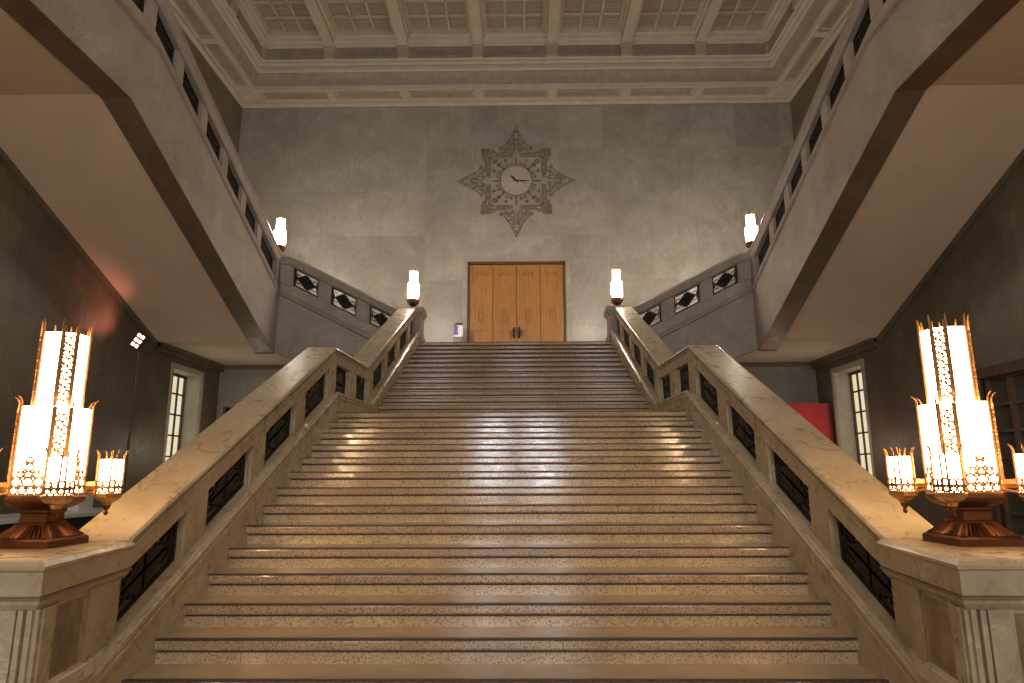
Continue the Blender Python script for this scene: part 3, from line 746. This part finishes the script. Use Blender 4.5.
# carved star ornament: layered scrolls
mb = MB()
def ring(u, v, r, w=.018, n=10): mb.tube([Cp(u+r*math.cos(2*PI*i/n), v+r*math.sin(2*PI*i/n), -.014) for i in range(n)], w, 4, True)
def line(p, q, w=.018): mb.tube([Cp(*p, -.014), Cp(*q, -.014)], w, 4)
def rot(u, v, k):
    for _ in range(k): u, v = -v, u
    return u, v
def spiral(u, v, r, a0, sg, w=.016):
    mb.tube([Cp(u+r*(1-.75*i/12)*math.cos(a0+sg*i*.55), v+r*(1-.75*i/12)*math.sin(a0+sg*i*.55), -.014) for i in range(13)], [w*(1-.4*i/12) for i in range(13)], 4)
rnd = random.Random(3)
for k in range(4):
    for m in (-1, 1):
        T = lambda u, v: rot(u*m, v, k)
        # square frame corner at (.98,.98) with broken sides
        for a, b in (((.10, .80), (.40, .86)), ((.40, .86), (.60, .84)), ((.60, .84), (.98, .96)), ((.98, .96), (.96, .70)), ((.10, .74), (.50, .72)), ((.52, .72), (.86, .84))): line(T(*a), T(*b), .016)
        for (u, v, r) in ((.92, .92, .07), (.78, .90, .06), (.64, .88, .06), (.50, .80, .065), (.36, .80, .06), (.22, .80, .06), (.84, .76, .06), (.70, .72, .06), (.58, .60, .07), (.48, .50, .05), (.30, .62, .045),
                          (.10, .92, .06), (.20, 1.0, .07), (.12, 1.12, .07), (.22, 1.18, .045), (.06, 1.25, .06), (.10, 1.38, .045), (.30, .94, .06), (.42, .98, .05), (.03, 1.5, .035)):
            p = T(u, v); ring(p[0], p[1], r*.72, .015); spiral(p[0], p[1], r*1.05, rnd.random()*6, m, .013)
        # outer point of the star
        for a, b in (((.44, .94), (.26, 1.14)), ((.26, 1.14), (.14, 1.34)), ((.14, 1.34), (.0, 1.66)), ((0, .47), (0, .70)), ((.04, .95), (.04, 1.3)), ((.34, .34), (.52, .52))): line(T(*a), T(*b), .015)
        for j in range(3): p = T(.14+.11*j, .52-.05*j*j*.9); ring(p[0], p[1], .035, .013, 8)
mb.build('carved_scrollwork', CARV, t, ck)

# ------------------------------------------------------------------ notice stand by the doors
t = thing('notice_stand', 'small notice board on two grey legs standing left of the oak doors', 'sign', (-1.50, 16.9, ZT)); nb = (-1.50, 16.9, ZT)
mb = MB()
for x in (-1.60, -1.40): mb.tube([(x, 16.9, ZT+.001), (x, 16.9, 3.62)], .014, 6); mb.box(x-.02, x+.02, 16.78, 17.02, ZT+.001, ZT+.02)
mb.box(-1.62, -1.38, 16.905, 16.925, 3.50, 3.92); mb.build('stand', GREY, t, nb)
MB().box(-1.62, -1.38, 16.89, 16.905, 3.55, 3.87).build('notice', PAPER, t, nb)
mb = MB(); mb.prism([(-1.618, 3.60), (-1.51, 3.60), (-1.50, 3.66), (-1.515, 3.74), (-1.49, 3.80), (-1.56, 3.87), (-1.618, 3.87)], 'y', 16.886, 16.891); mb.build('print', PURPLE, t, nb)
MB().box(-1.56, -1.38, 16.883, 16.905, 3.855, 3.92).build('header', BLACK, t, nb)

# ------------------------------------------------------------------ LED spotlight on a pole (left)
sx, sy, sz = -7.30, 12.6, 2.60
t = thing('spotlight_stand', 'tall thin pole with a small six-cell spotlight glowing pink by the left wall', 'light', (sx, sy, ZF)); b0 = (sx, sy, ZF)
mb = MB(); mb.tube([(sx, sy, ZF+.03), (sx, sy, sz-.05)], .022, 8)
for a in range(3): mb.tube([(sx, sy, ZF+.35), (sx+.42*math.cos(a*2.09), sy+.42*math.sin(a*2.09), ZF+.012)], .012, 6)
mb.build('pole', MUNT, t, b0)
mb = MB(); w = .15
def SP(u, v, d):  # head rotated towards the camera and tilted
    a = math.radians(-32); uu, vv = u*math.cos(a)-v*math.sin(a), u*math.sin(a)+v*math.cos(a)
    return (sx+uu, sy-d, sz+vv)
def hb(mb, u0, u1, v0, v1, d0, d1):
    mb.add([SP(u, v, d) for u in (u0, u1) for v in (v0, v1) for d in (d0, d1)], [(0,1,3,2),(4,6,7,5),(0,4,5,1),(2,3,7,6),(0,2,6,4),(1,5,7,3)])
hb(mb, -.10, .10, -.16, .16, -.06, .05); mb.build('housing', BLACK, t, b0, .006)
mb = MB()
for i in range(2):
    for j in range(3): hb(mb, -.08+i*.09, -.02+i*.09, -.14+j*.10, -.075+j*.10, .05, .062)
mb.build('light_cell', LEDM, t, b0)

# ------------------------------------------------------------------ red display panel (right, by the window)
t = thing('display_panel', 'red freestanding display board beside the right window', 'board', (6.85, 16.6, ZF)); b0 = (6.85, 16.6, ZF)
MB().box(5.9, 7.74, 16.57, 16.63, ZF+.25, 1.74).build('board', RED, t, b0, .004)
MB().box(7.74, 7.80, 16.56, 16.64, ZF+.25, 1.74).build('edge_post', DKRED, t, b0)
for x in (6.1, 7.5): MB().box(x, x+.06, 16.35, 16.85, ZF+.001, ZF+.05).box(x, x+.06, 16.58, 16.62, ZF+.05, ZF+.26).build('foot', GREY, t, b0)

# ------------------------------------------------------------------ reception desks and chair
t = thing('reception_desk', 'long desk with a white top behind the left lantern', 'desk', (-6.5, 9.3, ZF)); b0 = (-6.5, 9.3, ZF)
MB().box(-7.1, -6.18, 7.2, 11.4, -.56, -.50).build('desktop', WHITE, t, b0, .008)
mb = MB().box(-6.32, -6.26, 7.3, 11.3, ZF+.001, -.56).box(-7.0, -6.3, 7.3, 7.36, ZF+.001, -.56).box(-7.0, -6.3, 11.24, 11.3, ZF+.001, -.56); mb.build('desk_front', NAVY, t, b0)
o = MB().box(-6.75, -6.45, 10.05, 10.40, -.50, -.26).build('cardboard_box', WHITE, None, (-6.6, 10.2, -.5), .01); tag(o, 'plain white box on the left reception desk', 'box')
t = thing('information_desk', 'low dark desk behind the right lantern', 'desk', (5.6, 7.4, ZF)); b0 = (5.6, 7.4, ZF)
MB().box(4.3, 6.9, 7.0, 7.8, -.72, -.67).build('desktop', plain('grey_desktop', (.12, .12, .125), .5), t, b0, .008)
MB().box(4.4, 6.8, 7.08, 7.13, ZF+.001, -.72).box(4.4, 4.46, 7.13, 7.7, ZF+.001, -.72).box(6.74, 6.8, 7.13, 7.7, ZF+.001, -.72).build('desk_front', NAVY, t, b0)
t = thing('office_chair', 'black rounded office chair back seen behind the right lantern', 'chair', (5.1, 6.5, ZF)); b0 = (5.1, 6.5, ZF)
def superpad(cx, cy, cz, hx, hy, hz):
    mb = MB(); R = []
    for i in range(9):
        f = -PI/2+PI*i/8; c = max(.05, math.cos(f)**.5 if math.cos(f) > 0 else .05); z = cz+hz*math.sin(f)
        R.append([(cx+hx*c*math.copysign(abs(math.cos(a))**.6, math.cos(a)), cy+hy*c*math.copysign(abs(math.sin(a))**.8, math.sin(a)), z) for a in [2*PI*k/20 for k in range(20)]])
    mb.rings(R); return mb
superpad(5.1, 6.3, -.62, .27, .06, .30).build('backrest', BLACK, t, b0, smooth=True)
superpad(5.1, 6.55, -1.12, .26, .26, .05).build('seat', BLACK, t, b0, smooth=True)
mb = MB(); mb.tube([(5.1, 6.55, -1.16), (5.1, 6.55, ZF+.1)], .03, 8); mb.tube([(5.1, 6.3, -.85), (5.1, 6.33, -1.1), (5.1, 6.5, -1.16)], .02, 6)
mb.build('stem', GREY, t, b0)
for k in range(5): a = 2*PI*k/5; MB().tube([(5.1, 6.55, ZF+.09), (5.1+.28*math.cos(a), 6.55+.28*math.sin(a), ZF+.035)], .022, 6).build('leg', BLACK, t, b0)

# ------------------------------------------------------------------ lights
def area(name, loc, rot, sx, sy, power, col, spread=None):
    l = bpy.data.lights.new(name, 'AREA'); l.shape = 'RECTANGLE'; l.size = sx; l.size_y = sy; l.energy = power; l.color = col
    o = bpy.data.objects.new(name, l); C.objects.link(o); o.location = loc; o.rotation_euler = rot
    return o
# unseen area fill added overhead to brighten the hall and the steps
area('hall_overhead_fill', (0, 2.0, 11.6), (0, 0, 0), 6, 8, 310, (1, .77, .56))
def lamp(name, loc, power, col, r=.25):
    l = bpy.data.lights.new(name, 'POINT'); l.energy = power; l.color = col; l.shadow_soft_size = r
    o = bpy.data.objects.new(name, l); C.objects.link(o); o.location = loc
# unseen point fills added beside and behind the viewer, and under the corner landings
for s in (-1, 1):
    lamp('hall_floor_fill', (s*4.2, -2.0, .9), 170, (1, .70, .42))
    lamp('landing_underside_fill', (s*6.6, 15.6, .6), 22, (1, .80, .58))
area('gallery_fill', (0, 11.0, 11.5), (0, 0, 0), 7, 4, 20, (1, .86, .70))  # added overhead fill for the upper hall, no fixture modelled
def spot(name, loc, tgt, power, col, ang, blend=.6, r=.1):
    l = bpy.data.lights.new(name, 'SPOT'); l.energy = power; l.color = col; l.spot_size = math.radians(ang); l.spot_blend = blend; l.shadow_soft_size = r
    o = bpy.data.objects.new(name, l); C.objects.link(o); o.location = loc
    o.rotation_euler = (Vector(tgt)-Vector(loc)).to_track_quat('-Z', 'Y').to_euler(); return o
spot('pink_spot_beam', (sx-.05, sy-.12, sz+.22), (sx-.40, sy-.30, 3.05), 20, (1.0, .30, .20), 120, 1.0)

w = bpy.data.worlds.new('World'); bpy.context.scene.world = w; w.use_nodes = True
w.node_tree.nodes['Background'].inputs[0].default_value = (.5, .42, .34, 1); w.node_tree.nodes['Background'].inputs[1].default_value = .05

# ------------------------------------------------------------------ camera
cd = bpy.data.cameras.new('Camera'); cam = bpy.data.objects.new('Camera', cd); C.objects.link(cam)
F = 664.37; cd.sensor_fit = 'HORIZONTAL'; cd.sensor_width = 36; cd.lens = F*36/1024; cd.clip_start = .05
cam.location = (.1086, 0, 0)
th, ps, ro = math.radians(11.427), math.radians(.698), math.radians(.196)
from mathutils import Matrix
M = Matrix.Rotation(ps, 4, 'Z') @ Matrix.Rotation(math.radians(90)+th, 4, 'X') @ Matrix.Rotation(-ro, 4, 'Z')
cam.matrix_world = Matrix.Translation(cam.location) @ M
bpy.context.scene.camera = cam
vs = bpy.context.scene.view_settings
vs.view_transform = 'Standard'; vs.look = 'None'; vs.exposure = .12; vs.gamma = 1; vs.use_curve_mapping = False
